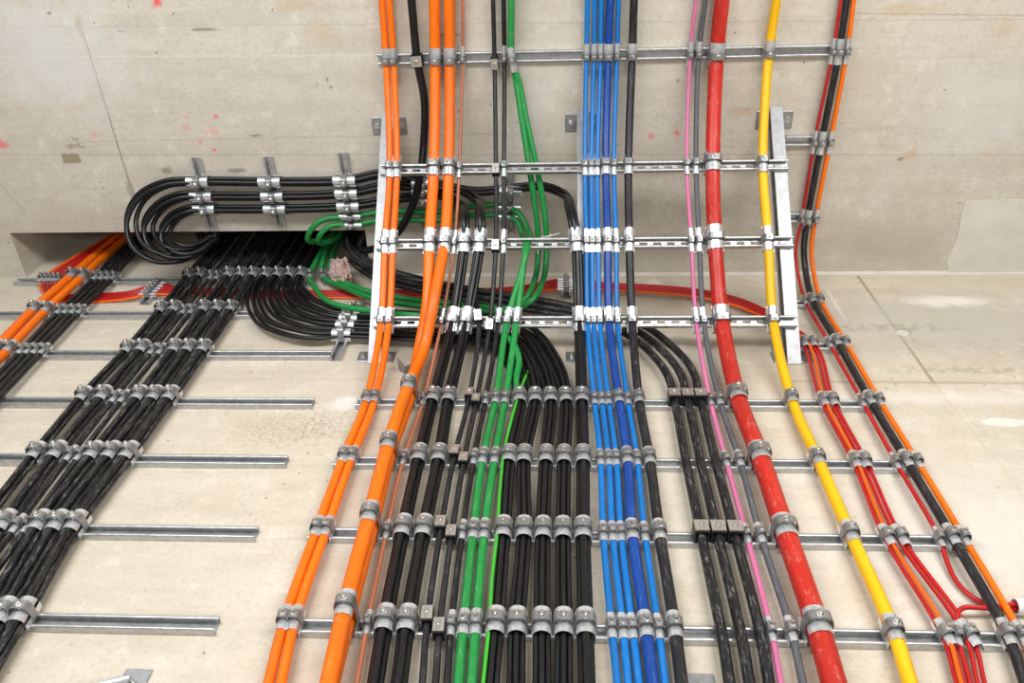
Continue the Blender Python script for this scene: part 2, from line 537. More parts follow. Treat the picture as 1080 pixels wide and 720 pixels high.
def tube_mesh(name, path, r, mat, seg=14):
    mb = MB(); uvs = []
    n0 = V((.31, .17, .93))
    rings, ln = [], [0.]
    for i, p in enumerate(path):
        t = (path[min(i+1, len(path)-1)]-path[max(i-1, 0)]).normalized()
        n0 = (n0-t*n0.dot(t)).normalized(); b = t.cross(n0)
        rings.append([p+(n0*cos(2*pi*j/seg)+b*sin(2*pi*j/seg))*r for j in range(seg)])
        if i: ln.append(ln[-1]+(p-path[i-1]).length)
    mb.ring_strip(rings)
    u0 = random.random()*50
    for i in range(len(path)-1):
        for j in range(seg):
            uvs.append([(j/seg, u0+ln[i]), ((j+1)/seg, u0+ln[i]), ((j+1)/seg, u0+ln[i+1]), (j/seg, u0+ln[i+1])])
    uvs += [[(0, 0)]*seg, [(0, 0)]*seg]
    mb.uv = uvs
    return mb.mesh(name, mat, 40)


def resolve(pt, off):
    k = pt[0]
    if k in ROW:
        return rowpt(k, pt[1], pt[2] if len(pt) > 2 and pt[2] is not None else off), ROW[k][2]
    lo = pt[4] if len(pt) > 4 and k in 'wf' else 1.
    if k == 'w': return onwall(pt[1], pt[2], pt[3]), NWALL*lo
    if k == 'f': return onfloor(pt[1], pt[2], pt[3]), NZ*lo
    if k == 'r': return onframe(pt[1], pt[2], pt[3]), NFR
    if k == 'p': return V(pt[1:4]), (V(pt[4]) if len(pt) > 4 else NZ)


FOUR = ((-1.78, 0.), (0., .98), (1.78, 0.), (0., -.98))
TREF = ((-1., -.577), (1., -.577), (0., 1.155))
CAT = 'cable'
PATHS = {}


def run(path, r, mats, label, short, arrange='one', noclamp=(), blocks=(), shift=None, name='power_cable', group=None, ext=(.5, .5), clampR=None, rowtext=None, labels=None):
    """one cable, or one bundle of three, along PATH; a clamp at every support row on it"""
    tref, four = arrange == 'trefoil', arrange == 'four'
    off = LIFT+(1.577*r if tref else 1.98*r if four else r)
    R = 2.1547*r if tref else 2.7*r if four else r
    pts, ns = zip(*[resolve(p, off) for p in path]); pts, ns = list(pts), list(ns)
    if ext[0]: pts.insert(0, pts[0]+(pts[0]-pts[1]).normalized()*ext[0]); ns.insert(0, ns[0])
    if ext[1]: pts.append(pts[-1]+(pts[-1]-pts[-2]).normalized()*ext[1]); ns.append(ns[-1])
    sp, sn, at = spline(pts, ns)
    d = 1 if ext[0] else 0
    objs = []
    offs = TREF if tref else FOUR if four else ((0, 0),)
    names = labels or (('lower-right strand of', 'lower-left strand of', 'top strand of') if tref else ('right strand of', 'top strand of', 'left strand of', 'bottom strand of'))
    for i, (a, b) in enumerate(offs):
        q = []
        ph = random.random()*6
        for j, p in enumerate(sp):
            t = (sp[min(j+1, len(sp)-1)]-sp[max(j-1, 0)]).normalized()
            n = (sn[j]-t*sn[j].dot(t)).normalized(); s = t.cross(n)
            lo = 1+(sn[j].length-1)*1. if sn[j].length > 1 else 1.
            q.append(p+s*(a*r*lo)+n*(b*r*lo))
        m = mats[i % len(mats)]
        o = link(name, tube_mesh(name, q, r*.985, M[m]))
        tag(o, label if len(offs) == 1 else (names[i]+' '+label), CAT, group)
        objs.append(o)
    for i, pt in enumerate(path):
        if pt[0] in ROW and pt[0] not in noclamp:
            y, z, n, _t = ROW[pt[0]]
            k = at[i+d]
            t = sp[min(k+1, len(sp)-1)]-sp[max(k-1, 0)]
            c = sp[k]
            h = n.dot(c-V((0, y, z)))
            base = c-n*h
            kind = 'block' if (blocks is True or pt[0] in blocks) else 'strap'
            text = (rowtext or {}).get(pt[0], ROWTEXT[pt[0]])
            sh = (shift or 0.)
            RR = clampR or R
            clamp(kind, base, n, t, RR, h, ('black block clamp on ' if kind == 'block' else 'galvanised clamp on ')+short+', '+text, sh)
    return objs


# ------------------------------------------------------------------ the setting
XL, XR, ZT = -4.2, 4.2, 2.7
SLOT = (-2.369, -.811, .215, .55)
out = [(XL, 0), (SLOT[0], 0), (SLOT[0], SLOT[2]), (SLOT[1], SLOT[2]), (SLOT[1], 0), (XR, 0), (XR, ZT), (XL, ZT)]
wall = link('wall_back', MB().extrude(out, D, D+SLOT[3]).mesh('wall_back', M['wall'], 0)); wall['kind'] = 'structure'
fl = link('floor', MB().ring_strip([[(XL, -.6, z), (XR, -.6, z), (XR, D+1.4, z), (XL, D+1.4, z)] for z in (-.1, 0)]).mesh('floor', M['floor'], 0)); fl['kind'] = 'structure'
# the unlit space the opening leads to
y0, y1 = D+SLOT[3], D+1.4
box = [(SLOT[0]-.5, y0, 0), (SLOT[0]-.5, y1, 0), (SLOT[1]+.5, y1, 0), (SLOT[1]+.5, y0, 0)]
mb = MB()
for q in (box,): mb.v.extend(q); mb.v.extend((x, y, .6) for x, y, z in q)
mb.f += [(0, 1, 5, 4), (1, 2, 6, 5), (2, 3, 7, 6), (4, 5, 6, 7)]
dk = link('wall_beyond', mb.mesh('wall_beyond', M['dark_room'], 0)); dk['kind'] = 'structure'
# lighter repair mortar on the wall, a few millimetres proud
pp = [onwall(x, y) for x, y in ((1018, 213), (1024, 211), (1100, 210), (1180, 208), (1180, 285), (1000, 287), (998, 276), (1003, 266), (1009, 250), (1012, 236), (1014, 222))]
pt_ = link('trim_patch', MB().ring_strip([[(p.x, D+.002, p.z) for p in pp], [(p.x, D-.005, p.z) for p in pp]]).mesh('trim_patch', M['patch'], 0)); pt_['kind'] = 'structure'
# mortar fillet where wall meets floor
a, b = onwall(400, 291), onwall(1190, 287)
fil = link('trim_joint', MB().extrude([(0, 0), (.012, 0), (0, .010)], 0, b.x-SLOT[1]).mesh('trim_joint', M['patch'], 0))
fil.matrix_world = Matrix(((0, 1, 0, SLOT[1]), (-1, 0, 0, D), (0, 0, 1, 0), (0, 0, 0, 1))); fil['kind'] = 'structure'


# ------------------------------------------------------------------ rails
def floor_rail(row, pxa, pxb, label, y=None):
    z = 0.
    yy = ROW[row][0]
    a, b = rowpt(row, pxa, 0), rowpt(row, pxb, 0)
    rail(V((a.x, yy, 0)), V((b.x, yy, 0)), NZ, label, group='floor rails')


ORD = ['frontmost', 'second', 'third', 'fourth', 'fifth', 'sixth', 'rearmost']
for i, (a, b) in enumerate(((-150, 228), (-110, 270), (-80, 302), (-60, 330), (-60, 351), (-50, 268), (16, 322))):
    floor_rail('R%d' % (i+1), a, b, ORD[i]+' of the galvanised floor rails under the left black cables')
for i, (a, b) in enumerate(((291, 1130), (325, 1024), (352, 976), (375, 916))):
    floor_rail('R%d' % (i+1), a, b, ORD[i]+' of the long galvanised floor rails under the coloured cables')
a, b = rowpt('W1', 398, 0), rowpt('W1', 897, 0)
rail(V((a.x, D, a.z)), V((b.x, D, a.z)), NWALL, 'long galvanised rail bolted flat on the wall across all upright cables', name='mounting_rail')
for r, pa, pb, nm in (('X1', 829, 875, 'short upper'), ('X2', 832, 862, 'short lower')):
    a, b = rowpt(r, pa, 0), rowpt(r, pb, 0)
    rail(V((a.x, D, a.z)), V((b.x, D, a.z)), NWALL, nm+' wall rail beside the frame under the red, black and orange trio', group='short wall rails')
for r, pa, pb, nm in (('X3', 828, 866, 'short floor rail close to the wall'), ('X4', 815, 896, 'short floor rail beside the right frame foot')):
    a, b = rowpt(r, pa, 0), rowpt(r, pb, 0)
    rail(V((a.x, a.y, 0)), V((b.x, a.y, 0)), NZ, nm+' under the red, black and orange trio', group='short floor rails')
# vertical rails carrying the looping black bundles on the wall
for (xa, ya), (xb, yb), nm in (((206, 166), (227, 239), 'left'), ((281, 165), (300, 238), 'middle'), ((362, 161), (374, 240), 'right')):
    p, q = onwall(xa, ya), onwall(xb, yb)
    x = (p.x+q.x)/2
    rail(V((x, D, q.z)), V((x, D, p.z)), NWALL, nm+' of three upright wall rails above the opening, holding black bundles', slots=True, group='upright wall rails')
for px, z0, z1, nm in ((446, .22, .50, 'behind the thick orange cables'), (538, .20, .46, 'behind the dark upright cables')):
    x = onwall(px, 205).x
    rail(V((x, D, z0)), V((x, D, z1)), NWALL, 'half-hidden upright wall rail '+nm, slots=True)
# rail lying on the floor towards the viewer, crossed by the turning bundles
p, q = onfloor(376, 322), onfloor(358, 381)
JX = (p.x+q.x)/2
rail(V((JX, q.y, 0)), V((JX, p.y, 0)), NZ, 'short galvanised floor rail pointing to the viewer under the turning black bundles')
# short cross rail under the red and orange cables between the left runs
p = onfloor(163, 311)
rail(V((p.x, p.y-.09, 0)), V((p.x, p.y+.09, 0)), NZ, 'small floor rail under the red and orange cables between the black runs')
RBX, RBY = p.x, p.y
p = onfloor(597, 306)
rail(V((p.x, p.y-.08, 0)), V((p.x, p.y+.08, 0)), NZ, 'small floor rail under the red and orange cables behind the frame')
RCX, RCY = p.x, p.y

# ------------------------------------------------------------------ the slanted frame
FT = V((0, S2, S2))                 # up the slope
foot = V((0, 2.39, 0)); topy = V((0, D, D-2.39))


def upright(x, label):
    w, dep, t, lip = .046, .058, .0028, .012
    hw = w/2
    # channel open towards -x ; profile in (x across, z depth), face at z=0
    prof = [(-hw, 0), (hw, 0), (hw, -dep), (-hw, -dep), (-hw, -dep+lip), (-hw+t, -dep+lip), (-hw+t, -dep+t), (hw-t, -dep+t), (hw-t, -t), (-hw+t, -t), (-hw+t, -lip), (-hw, -lip)]
    root = empty('frame_upright', Matrix.Translation((0, 0, 0)))
    L0 = .082
    z0 = FR_D/S2                                   # z - y on the face
    p = V((x, (.004-z0)-.0, .004)); q = V((x, D-.006, D-.006+z0))
    d = (q-p)
    me = MB().extrude(prof, 0, d.length).mesh('upright_channel', M['upright'], 30)
    o = link('channel', me, root)
    n = NFR
    y = d.normalized(); xx = y.cross(n)
    o.matrix_world = Matrix(((xx.x, y.x, n.x, p.x), (xx.y, y.y, n.y, p.y), (xx.z, y.z, n.z, p.z), (0, 0, 0, 1)))
    # foot plate on the floor and head plate on the wall, two bolts each
    for nm, c, n in (('foot_plate', V((x, p.y+.045, 0)), NZ), ('head_plate', V((x, D, q.z-.05)), NWALL)):
        up = V((0, 1, 0)) if n is NZ else V((0, 0, 1))
        m = Matrix(((1, up.x, n.x, c.x), (0, up.y, n.y, c.y), (0, up.z, n.z, c.z), (0, 0, 0, 1)))
        pl = link(nm, MB().ring_strip([[(-.068+i*.002, -.034+i*.002, z), (.068-i*.002, -.034+i*.002, z), (.068-i*.002, .034-i*.002, z), (-.068+i*.002, .034-i*.002, z)] for i, z in ((0, 0), (0, .004), (1, .0055))]).mesh(nm, M['plate'], 20), root)
        pl.matrix_world = m
        for s in (-1, 1):
            rings = [[(cos(a*pi/3)*r, sin(a*pi/3)*r, z) for a in range(6)] for r, z in ((.013, .0055), (.013, .008), (.0085, .008), (.0085, .015), (.004, .0155), (.004, .022))]
            b = link('bolt', MB().ring_strip(rings).mesh('bolt', M['screw'], 30), pl)
            b.matrix_local = Matrix.Translation((s*.047, 0, 0))
    tag(root, label, 'frame', 'uprights of the slanted frame')
    return root


for px, nm in ((401.5, 'left slanted upright of the cable frame, beside the thin orange pair'), (616, 'middle slanted upright of the cable frame, behind the blue cables'), (829, 'right slanted upright of the cable frame, beside the yellow cable')):
    x = onframe(px, 255, -RH).x
    upright(x, nm)
for r, nm in (('F1', 'top'), ('F2', 'middle'), ('F3', 'bottom')):
    xa, xb = {'F1': (401, 832), 'F2': (396.5, 837), 'F3': (393.5, 841)}[r]
    a, b = rowpt(r, xa, 0), rowpt(r, xb, 0)
    y, z, n, t = ROW[r]
    base = V((0, y, z))-n*RH
    rail(V((a.x, base.y, base.z)), V((b.x, base.y, base.z)), NFR, nm+' slotted cross rail bolted over the slanted frame uprights', slots=True, group='cross rails of the slanted frame', name='cross_rail')

# ------------------------------------------------------------------ main runs, left to right
RWS = ('W1', 'F1', 'F2', 'F3', 'R4', 'R3', 'R2', 'R1')


def mainpath(top, xs, bottom, r, off=None, skip=()):
    o = off if off is not None else LIFT+r
    p = [('w', top, 0, RH+o)] if top is not None else []
    p += [(rw, x) for rw, x in zip(RWS, xs) if x is not None]
    p.append(('f', bottom, 720, RH+o))
    return p


def single(top, xs, bottom, r, mat, label, short, **kw):
    run(mainpath(top, xs, bottom, r), r, [mat], label, short, **kw)


single(402.5, (407, 411, 406, 402, 387, 362.5, 334.5, 300), 283, .0125, 'orange', 'slim orange cable, outer one of the pair at the frame edge', 'outer slim orange cable')
single(410.5, (415, 418.7, 414.5, 410.5, 395.8, 372, 345, 311.5), 296.5, .0125, 'orange', 'slim orange cable, inner one of the pair at the frame edge', 'inner slim orange cable')
r = .0205
run([('w', 458, 0, RH+LIFT+r), ('W1', 459), ('F1', 457.5), ('F2', 453), ('r', 450.5, 320, LIFT+r), ('r', 442, 368, LIFT+r), ('R4', 432), ('R3', 411), ('R2', 391.5), ('R1', 366), ('f', 349, 720, RH+LIFT+r)],
    r, ['orange'], 'thick orange cable that dips under its twin on the floor', 'lower thick orange cable', noclamp=('R4', 'R3', 'R2', 'R1'))
o3 = LIFT+3*r
run([('w', 474, 0, RH+LIFT+r), ('W1', 474.5), ('F1', 473.5), ('F2', 469), ('r', 457, 320, LIFT+3.1*r), ('r', 447, 368, LIFT+3.1*r), ('R4', 431, o3), ('R3', 410, o3), ('R2', 390, o3), ('R1', 364.5, o3), ('f', 347, 720, RH+o3)],
    r, ['orange'], 'thick orange cable that rides on top of its twin on the floor', 'upper thick orange cable')
single(488, (488, 484.5, 479.5, 466, 447, 426, 408, 388), 376.5, .0062, 'copper', 'thin copper-coloured cable beside the thick orange pair', 'thin copper-coloured cable', name='thin_cable')
# lone black cable that swings left behind the frame into the opening
r = .0155
run([('w', 434, 0, RH+LIFT+r), ('W1', 440), ('w', 447.5, 105, .04), ('w', 447, 150, .05), ('w', 443, 185, .085), ('w', 434, 220, .10), ('w', 418, 247, .10), ('w', 398, 261, .09), ('w', 380, 264, .05), ('w', 366, 259, -.03), ('p', -.90, D+.20, .165), ('p', -.95, D+.6, .17)],
    r, ['black_clean'], 'lone black cable swinging from the wall rail into the wall opening', 'lone swinging black cable', blocks=True, ext=(.5, .3))
# dark uprights between the black bundles and the green pair
r = .0085
single(520, (521.5, 523, 523, 517, 503, 490, 477, 464), 459.5, r, 'charcoal', 'slim black cable in block clamps, second from the green pair', 'second slim black cable', blocks=True, shift=.018)
single(531, (532, 531.5, 531, 525.5, 512.5, 500, 488, 476), 471.5, r, 'black', 'slim black cable running beside the bright green pair', 'slim black cable beside green')
run([('p', -1.03, D+.6, .15), ('p', -.94, D+.18, .16), ('f', 372, 268, .19), ('f', 395, 282, .19), ('f', 430, 294, .19), ('f', 470, 299, .18), ('f', 494, 305, .16), ('F3', 505), ('R4', 494.5), ('R3', 479), ('R2', 464.5), ('R1', 450.5), ('f', 445.5, 720, RH+LIFT+r)],
    r, ['charcoal'], 'slim black cable in block clamps, third from the green pair', 'third slim black cable', blocks=True, shift=-.016, ext=(.3, .5))

# black bundles that leave the wall rows and drop over the frame
rb = .0098
C3 = LIFT+1.577*rb
KB = 'black power cables in bundles of three'
zK = [onwall(366, 187).z, onwall(367, 200.5).z, onwall(368, 214).z]
bx = [(onwall(206, 166).x+onwall(227, 239).x)/2, (onwall(281, 165).x+onwall(300, 238).x)/2, (onwall(362, 161).x+onwall(374, 240).x)/2]


def wallrow(loop, zs, tail, label, short, key):
    """bundle: out of the opening, loop back on to the wall, along the three upright rails, then TAIL"""
    c = RH+C3
    pts = [('p', -1.50+.07*key, D+.55, .14), ('p', -1.62+.06*key, D+.22, .135)]+loop
    for x, z in zip(bx, zs): pts.append(('p', x, D-c, z, tuple(NWALL)))
    k0 = len(pts)-3
    pts += tail
    run(pts, rb, ['black_clean'], label, short, arrange='trefoil', group=KB, ext=(.2, .5), labels=('upper strand of', 'lower strand of', 'outer strand of'))
    for x, z, nm in zip(bx, zs, ('left', 'middle', 'right')):
        clamp('strap', V((x, D-RH, z)), NWALL, V((1, 0, 0)), 2.1547*rb, C3, 'galvanised clamp on '+short+', '+nm+' upright wall rail')


row1 = [onwall(214, 188).z, onwall(283, 188.5).z, onwall(366, 187).z]
row2 = [onwall(219, 203.5).z, onwall(287, 203.5).z, onwall(367, 200.5).z]
row3 = [onwall(222, 217).z, onwall(291, 217).z, onwall(368, 214).z]
wallrow([('w', 214, 259, .06, 1.3), ('w', 190, 272, .15, 1.9), ('w', 162, 272, .20, 2.1), ('w', 142, 256, .17, 2.2), ('w', 137, 232, .12, 2), ('w', 148, 209, .08, 1.7), ('w', 175, 194, .055, 1.2)], row1,
        [('w', 410, 183, RH+C3), ('w', 447, 191, RH+C3), ('w', 500, 202, RH+C3), ('w', 540, 199, RH+C3), ('w', 572, 197, .06), ('w', 592, 204, .10), ('r', 603, 226, C3+.0), ('F2', 607.5), ('F3', 611), ('R4', 613.5), ('R3', 615), ('R2', 615), ('R1', 617.5), ('f', 619, 720, RH+C3)],
        'the black bundle beside the blue cables, looped from the opening', 'black bundle beside blue', 0)
wallrow([('w', 220, 256, .05, 1.3), ('w', 200, 268, .13, 1.9), ('w', 178, 268, .17, 2.1), ('w', 160, 256, .14, 2.2), ('w', 155, 238, .10, 2), ('w', 168, 218, .07, 1.7), ('w', 192, 207, .05, 1.2)], row2,
        [('w', 410, 196, RH+C3), ('w', 447, 198, RH+C3), ('w', 480, 199, .06), ('w', 499, 208, .11), ('r', 506, 226, C3+.005), ('F2', 506), ('F3', 492), ('R4', 473.5), ('R3', 463), ('R2', 447), ('R1', 429.5), ('f', 420.5, 720, RH+C3)],
        'the black bundle dropping over the frame, beside slim block-clamped cables', 'right dropping black bundle', 1)
wallrow([('w', 224, 253, .04, 1.3), ('w', 208, 263, .11, 1.9), ('w', 192, 265, .14, 2.1), ('w', 177, 257, .12, 2.2), ('w', 173, 245, .09, 2), ('w', 182, 230, .065, 1.7), ('w', 202, 221, .05, 1.2)], row3,
        [('w', 410, 211, RH+C3), ('w', 447, 207, RH+C3), ('w', 468, 207, .065), ('w', 483, 215, .12), ('r', 489, 229, C3+.005), ('F2', 489.5), ('F3', 477.5), ('R4', 457), ('R3', 442), ('R2', 425), ('R1', 406), ('f', 395.5, 720, RH+C3)],
        'the black bundle dropping over the frame, beside the thick orange cables', 'left dropping black bundle', 2)
for px, py, nm, sh in ((447, 191, 'black bundle beside blue', 'hidden rail behind thick orange'), (447, 199.5, 'right dropping black bundle', 'hidden rail behind thick orange'), (447, 210, 'left dropping black bundle', 'hidden rail behind thick orange'), (539, 199.5, 'black bundle beside blue', 'hidden rail behind slim black cables')):
    p = onwall(px, py, RH)
    clamp('strap', p, NWALL, V((1, 0, 0)), 2.1547*rb, C3, 'galvanised clamp on '+nm+', '+sh)

# ------------------------------------------------------------------ green cables
r = .0118
g = LIFT+r
# pair A: down the wall, over the back of the top rung, slack loop, back along the floor into the opening
for i, (dx, b, nm) in enumerate(((0, 1, 'outer'), (0, 3, 'inner'))):
    s = i*9
    rows = [('w', 539.5, 0, RH+LIFT+b*r), ('W1', 540, LIFT+b*r), ('w', 545+s*.35, 90, .06), ('w', 551+s*.55, 130, .10), ('w', 556.5+s*.8, 165, .14), ('w', 562.5+s, 205, .17), ('w', 567+s, 240, .19), ('w', 567.5+s, 270, .22), ('w', 564+s, 295, .30),
            ('f', 553+s*.9, 316, .085+.02*i), ('f', 535+s*.5, 325+i*3, .05), ('f', 505, 323+i*5, .045), ('f', 470, 320+i*5, .045), ('f', 430, 315+i*6, .05), ('f', 395, 309+i*6, .06), ('f', 368, 300+i*5, .055)]
    rows += [('R7', 349-i*9), ('p', -.99-.035*i, D+.05, .06), ('p', -1.0-.035*i, D+.5, .06)]
    run(rows, r, ['green'], nm+' green cable of the slack loop hanging behind the frame', nm+' slack green cable', ext=(.5, .3), noclamp=('W1',) if i == 0 else ())
# pair B: from the opening, up on to the wall, right, then over the frame to the floor
for i, nm in enumerate(('left', 'right')):
    u = onwall(369, 225).z; v = onwall(370, 234).z
    z = u if i == 0 else v
    rows = [('w', 325+i*11, 254+i*2, .03), ('w', 326+i*11, 246+i*3, .055), ('w', 332+i*9, 237.5+i*6, .055), ('w', 344+i*7, 230.5+i*7, .045)]
    rows += [('p', bx[2], D-RH-g, z, tuple(NWALL)), ('w', 405, 223+i*9, RH+g), ('w', 460, 223+i*9, RH+g), ('w', 505, 217+i*10, RH+g), ('w', 530, 217+i*10, RH+g),
             ('w', 547-i*2, 225+i*8, .07), ('w', 557-i*6, 243+i*5, .12), ('r', 556-i*2, 262, .01), ('r', 549+i*2, 290, .014), ('F3', 535+i*10), ('R4', 523+i*10), ('R3', 509.5+i*12.5), ('R2', 499.5+i*11.5), ('R1', 489+i*13), ('f', 483.5+i*14, 720, RH+g)]
    rows = [('p', -1.03-.04*i, D+.5, .15), ('p', -1.0+.04*i, D+.10, .14)]+rows
    run(rows, r, ['green'], nm+' one of the two bright green cables on the floor', nm+' bright green cable', ext=(.3, .5))
    clamp('strap', V((bx[2], D-RH, z)), NWALL, V((1, 0, 0)), r, g, 'galvanised clamp on '+nm+' bright green cable, right upright wall rail')
    p = onwall(538, 217+i*10, RH)
    clamp('strap', p, NWALL, V((1, 0, 0)), r, g, 'galvanised clamp on '+nm+' bright green cable, hidden wall rail')

X7 = rowpt('R7', 327, LIFT+r).x
run([('p', X7, D+.5, .05), ('p', X7, D+.05, .05), ('R7', 327), ('f', 332, 303, .05), ('f', 351, 320, .085), ('f', 400, 329, .10), ('f', 470, 336, .10), ('f', 520, 347, .085), ('f', 541, 362, .09), ('f', 547.5, 381, .07), ('f', 545, 396, .05), ('R4', 546, .024)], r, ['green'],
    'third green cable turning across the floor with the black bundles', 'third green cable', ext=(.2, .03), noclamp=('R4',))

# ------------------------------------------------------------------ blue, black, pink, grey, red, yellow
for args in (
    (619.6, (618.4, 617, 618.4, 619.6, 626.8, 633.3, 636.2, 645), 651, .0092, 'blue', 'first light blue cable, next to the black bundle', 'first light blue cable'),
    (627, (626.4, 623.7, 624.6, 626, 634.5, 642, 646, 656.7), 662.5, .0092, 'blue', 'second light blue cable from the black bundle', 'second light blue cable'),
    (634, (633.5, 630, 631, 632.6, 641.8, 650, 655, 667), 674, .0092, 'blue', 'third light blue cable, touching the dark blue one', 'third light blue cable'),
    (643.6, (641.5, 639, 641, 642.4, 652.5, 661.6, 666.7, 681), 688.5, .0148, 'dark_blue', 'thicker dark blue cable among light blue ones', 'dark blue cable'),
    (652.4, (650.7, 647.4, 649.8, 651.3, 662, 672, 680, 694.4), 701.5, .0092, 'blue', 'light blue cable between dark blue and black ones', 'last light blue cable'),
    (668.7, (666.7, 662.8, 663.7, 666.7, 673.8, 685, 695.5, 711.5), 719, .0148, 'charcoal', 'single black cable standing just beside the blue cables', 'single black cable beside blue'),
    (734, (728, 724.4, 729, 734, 749, 765.5, 787, 813), 823.5, .0078, 'pink', 'thin pink cable running the whole height', 'thin pink cable'),
    (744, (737, 734, 737.5, 742, 758.8, 780, 802, 834.4), 846.7, .0095, 'grey', 'slim grey cable between the pink and red ones', 'slim grey cable'),
    (761.5, (756, 751.7, 754, 761, 777.5, 801, 827.5, 862), 879.5, .0275, 'red', 'fat red cable, thickest of all in view', 'fat red cable'),
    (819, (811, 804.4, 810, 815.4, 834.5, 862, 896.7, 942), 960, .0168, 'yellow', 'bright yellow cable beside the right frame upright', 'yellow cable'),
):
    single(*args)

# three thick dusty cables that come out of the opening, pass behind the frame and turn to the viewer
r = .0137
for i, (x4, x3, x2, x1, xb, nm) in enumerate(((710.8, 724, 739, 761, 769.5, 'left'), (724.6, 739.5, 756.5, 781, 790.5, 'middle'), (738.4, 755.5, 774.5, 802, 811, 'right'))):
    q = i
    pts = [('p', -.90-.035*i, D+.55, .05+.034*i), ('p', -.87-.03*i, D+.12, .06+.034*i), ('f', 372+2*i, 275-4*i, .08+.03*i), ('f', 392+4*i, 291-5*i, .06+.035*i), ('f', 430, 303-6*i, .05+.03*i), ('f', 490, 316-6*i, .04+.025*i), ('f', 560, 327-6*i, .035+.02*i),
           ('f', 625, 338-5*i, .035+.015*i), ('f', 664+6*i, 354-6*i, .035), ('f', 690+10*i, 376-5*i, .038), ('f', 704+13*i, 396-3*i, .04), ('R4', x4), ('f', x3, 489, RH+LIFT+r), ('R2', x2), ('f', x1, 667, RH+LIFT+r), ('f', xb, 720, RH+LIFT+r)]
    run(pts, r, ['black_scuffed'], nm+' of three thick dusty black cables in block clamps', nm+' thick dusty cable', blocks=True, ext=(.3, .5))

# ------------------------------------------------------------------ black bundles turning across the floor
inside = [280.5, 293, 305.5, 318]
frontx = [548, 564.4, 580.5, 596.5]
fr = [(548, 537, 531, 523, 517), (564.4, 553, 552.7, 545.5, 544), (580.5, 576, 572.7, 571.5, 571.5), (596.5, 595, 593.8, 594.5, 594.5)]
py_br = [352.5, 343.5, 336, 329.5]
bend = [
    [(269, 303), (268, 322), (281, 341), (310, 351), (335, 354)],
    [(284, 302), (286, 318), (299, 333), (322, 341), (342, 344)],
    [(299, 302), (303, 314), (314, 325), (332, 332), (347, 335)],
    [(313, 301), (319, 310), (328, 318), (341, 324), (352, 328)]]
tail = [
    [(400, 354), (450, 357), (500, 360), (527, 368), (541, 386)],
    [(400, 345), (450, 348), (505, 351), (538, 361), (556, 384)],
    [(400, 337), (450, 340), (510, 343), (548, 354), (571, 384)],
    [(400, 330), (450, 332), (512, 335), (555, 346), (585, 382)]]
r4 = .0075
C4 = LIFT+1.98*r4
jn = ['first', 'second', 'third', 'fourth']
for i in range(4):
    z = RH+C4
    X7 = rowpt('R7', inside[i], C4).x
    # in front of the viewer they are numbered from the light green wire
    pts = [('p', X7, D+.55, .045), ('p', X7, D+.05, RH+C4), ('R7', inside[i])]
    pts += [('f', x, y, z+.004, 1.4+.4*(k in (1, 2, 3))) for k, (x, y) in enumerate(bend[i])]
    yb = onfloor(364, py_br[i], RH+C4).y
    pts += [('p', JX, yb, z)]
    pts += [('f', x, y, z+.002*(k > 1), (1.15, 1.2, 1.4, 1.65, 1.55)[k]) for k, (x, y) in enumerate(tail[i])]
    a = fr[i]
    pts += [('R4', a[0]), ('R3', a[1]), ('R2', a[2]), ('R1', a[3]), ('f', a[4], 720, z)]
    run(pts, r4, ['black_clean'], 'the '+jn[i]+' turning black bundle from the light green wire', jn[i]+' turning black bundle', arrange='four', group='black power cables in bundles of four', ext=(.2, .5))
    clamp('strap', V((JX, yb, RH)), NZ, V((1, 0, 0)), 2.7*r4, C4, 'galvanised clamp on '+jn[i]+' turning black bundle, rail pointing to viewer')
r = .0048
cg = C4+.0105
run([('f', 557.5, 390, .03), ('f', 554.5, 397, .045), ('R4', 547, cg), ('f', 537.5, 450, RH+cg), ('R3', 531.2, cg), ('f', 527, 520, RH+cg), ('R2', 525, cg), ('f', 519, 610, RH+cg), ('R1', 516.3, cg), ('f', 509.5, 720, RH+cg)], r, ['light_green'],
    'thin light green wire beside the first turning black bundle', 'light green wire', noclamp=('R4', 'R3', 'R2', 'R1'), ext=(.1, .5), name='earth_wire')

# ------------------------------------------------------------------ the straight black runs on the left
L = [
    (199, 170, 135, 88, 38, -20, None, .0088, 'trefoil'),
    (211, 184, 150, 109, 60, 5, None, rb, 'trefoil'),
    (222.5, 194.5, 161, 121.5, 74.5, 18.5, None, .0092, 'one'),
    (229.5, 202.5, 170, 130.5, 85, 31, None, .0092, 'one'),
    (241, 215, 184.5, 147, 99, 42, -14, rb, 'trefoil'),
    (254, 229.5, 199, 163.5, 117.5, 61, 4, rb, 'trefoil'),
    (267, 244, 215, 180, 136, 80, 24, rb, 'trefoil')]
ln = ['outermost', 'second', 'third', 'fourth', 'fifth', 'sixth', 'innermost']
for i, (a7, a6, a5, a4, a3, a2, a1, r, arr) in enumerate(L):
    off = LIFT+(1.577*r if arr == 'trefoil' else r)
    X7 = rowpt('R7', a7, off).x
    pts = [('p', X7, D+.55, .045), ('p', X7, D+.05, RH+off), ('R7', a7), ('R6', a6), ('R5', a5), ('R4', a4), ('R3', a3), ('R2', a2)]
    if a1 is not None: pts.append(('R1', a1))
    what = 'bundle' if arr == 'trefoil' else 'cable'
    run(pts, r, ['black_scuffed'], (('the ' if arr == 'trefoil' else '')+ln[i]+' straight black '+what+' on the left floor, leading from the opening'), ln[i]+' straight black '+what, arrange=arr, group=KB if arr == 'trefoil' else None, ext=(.2, .6))

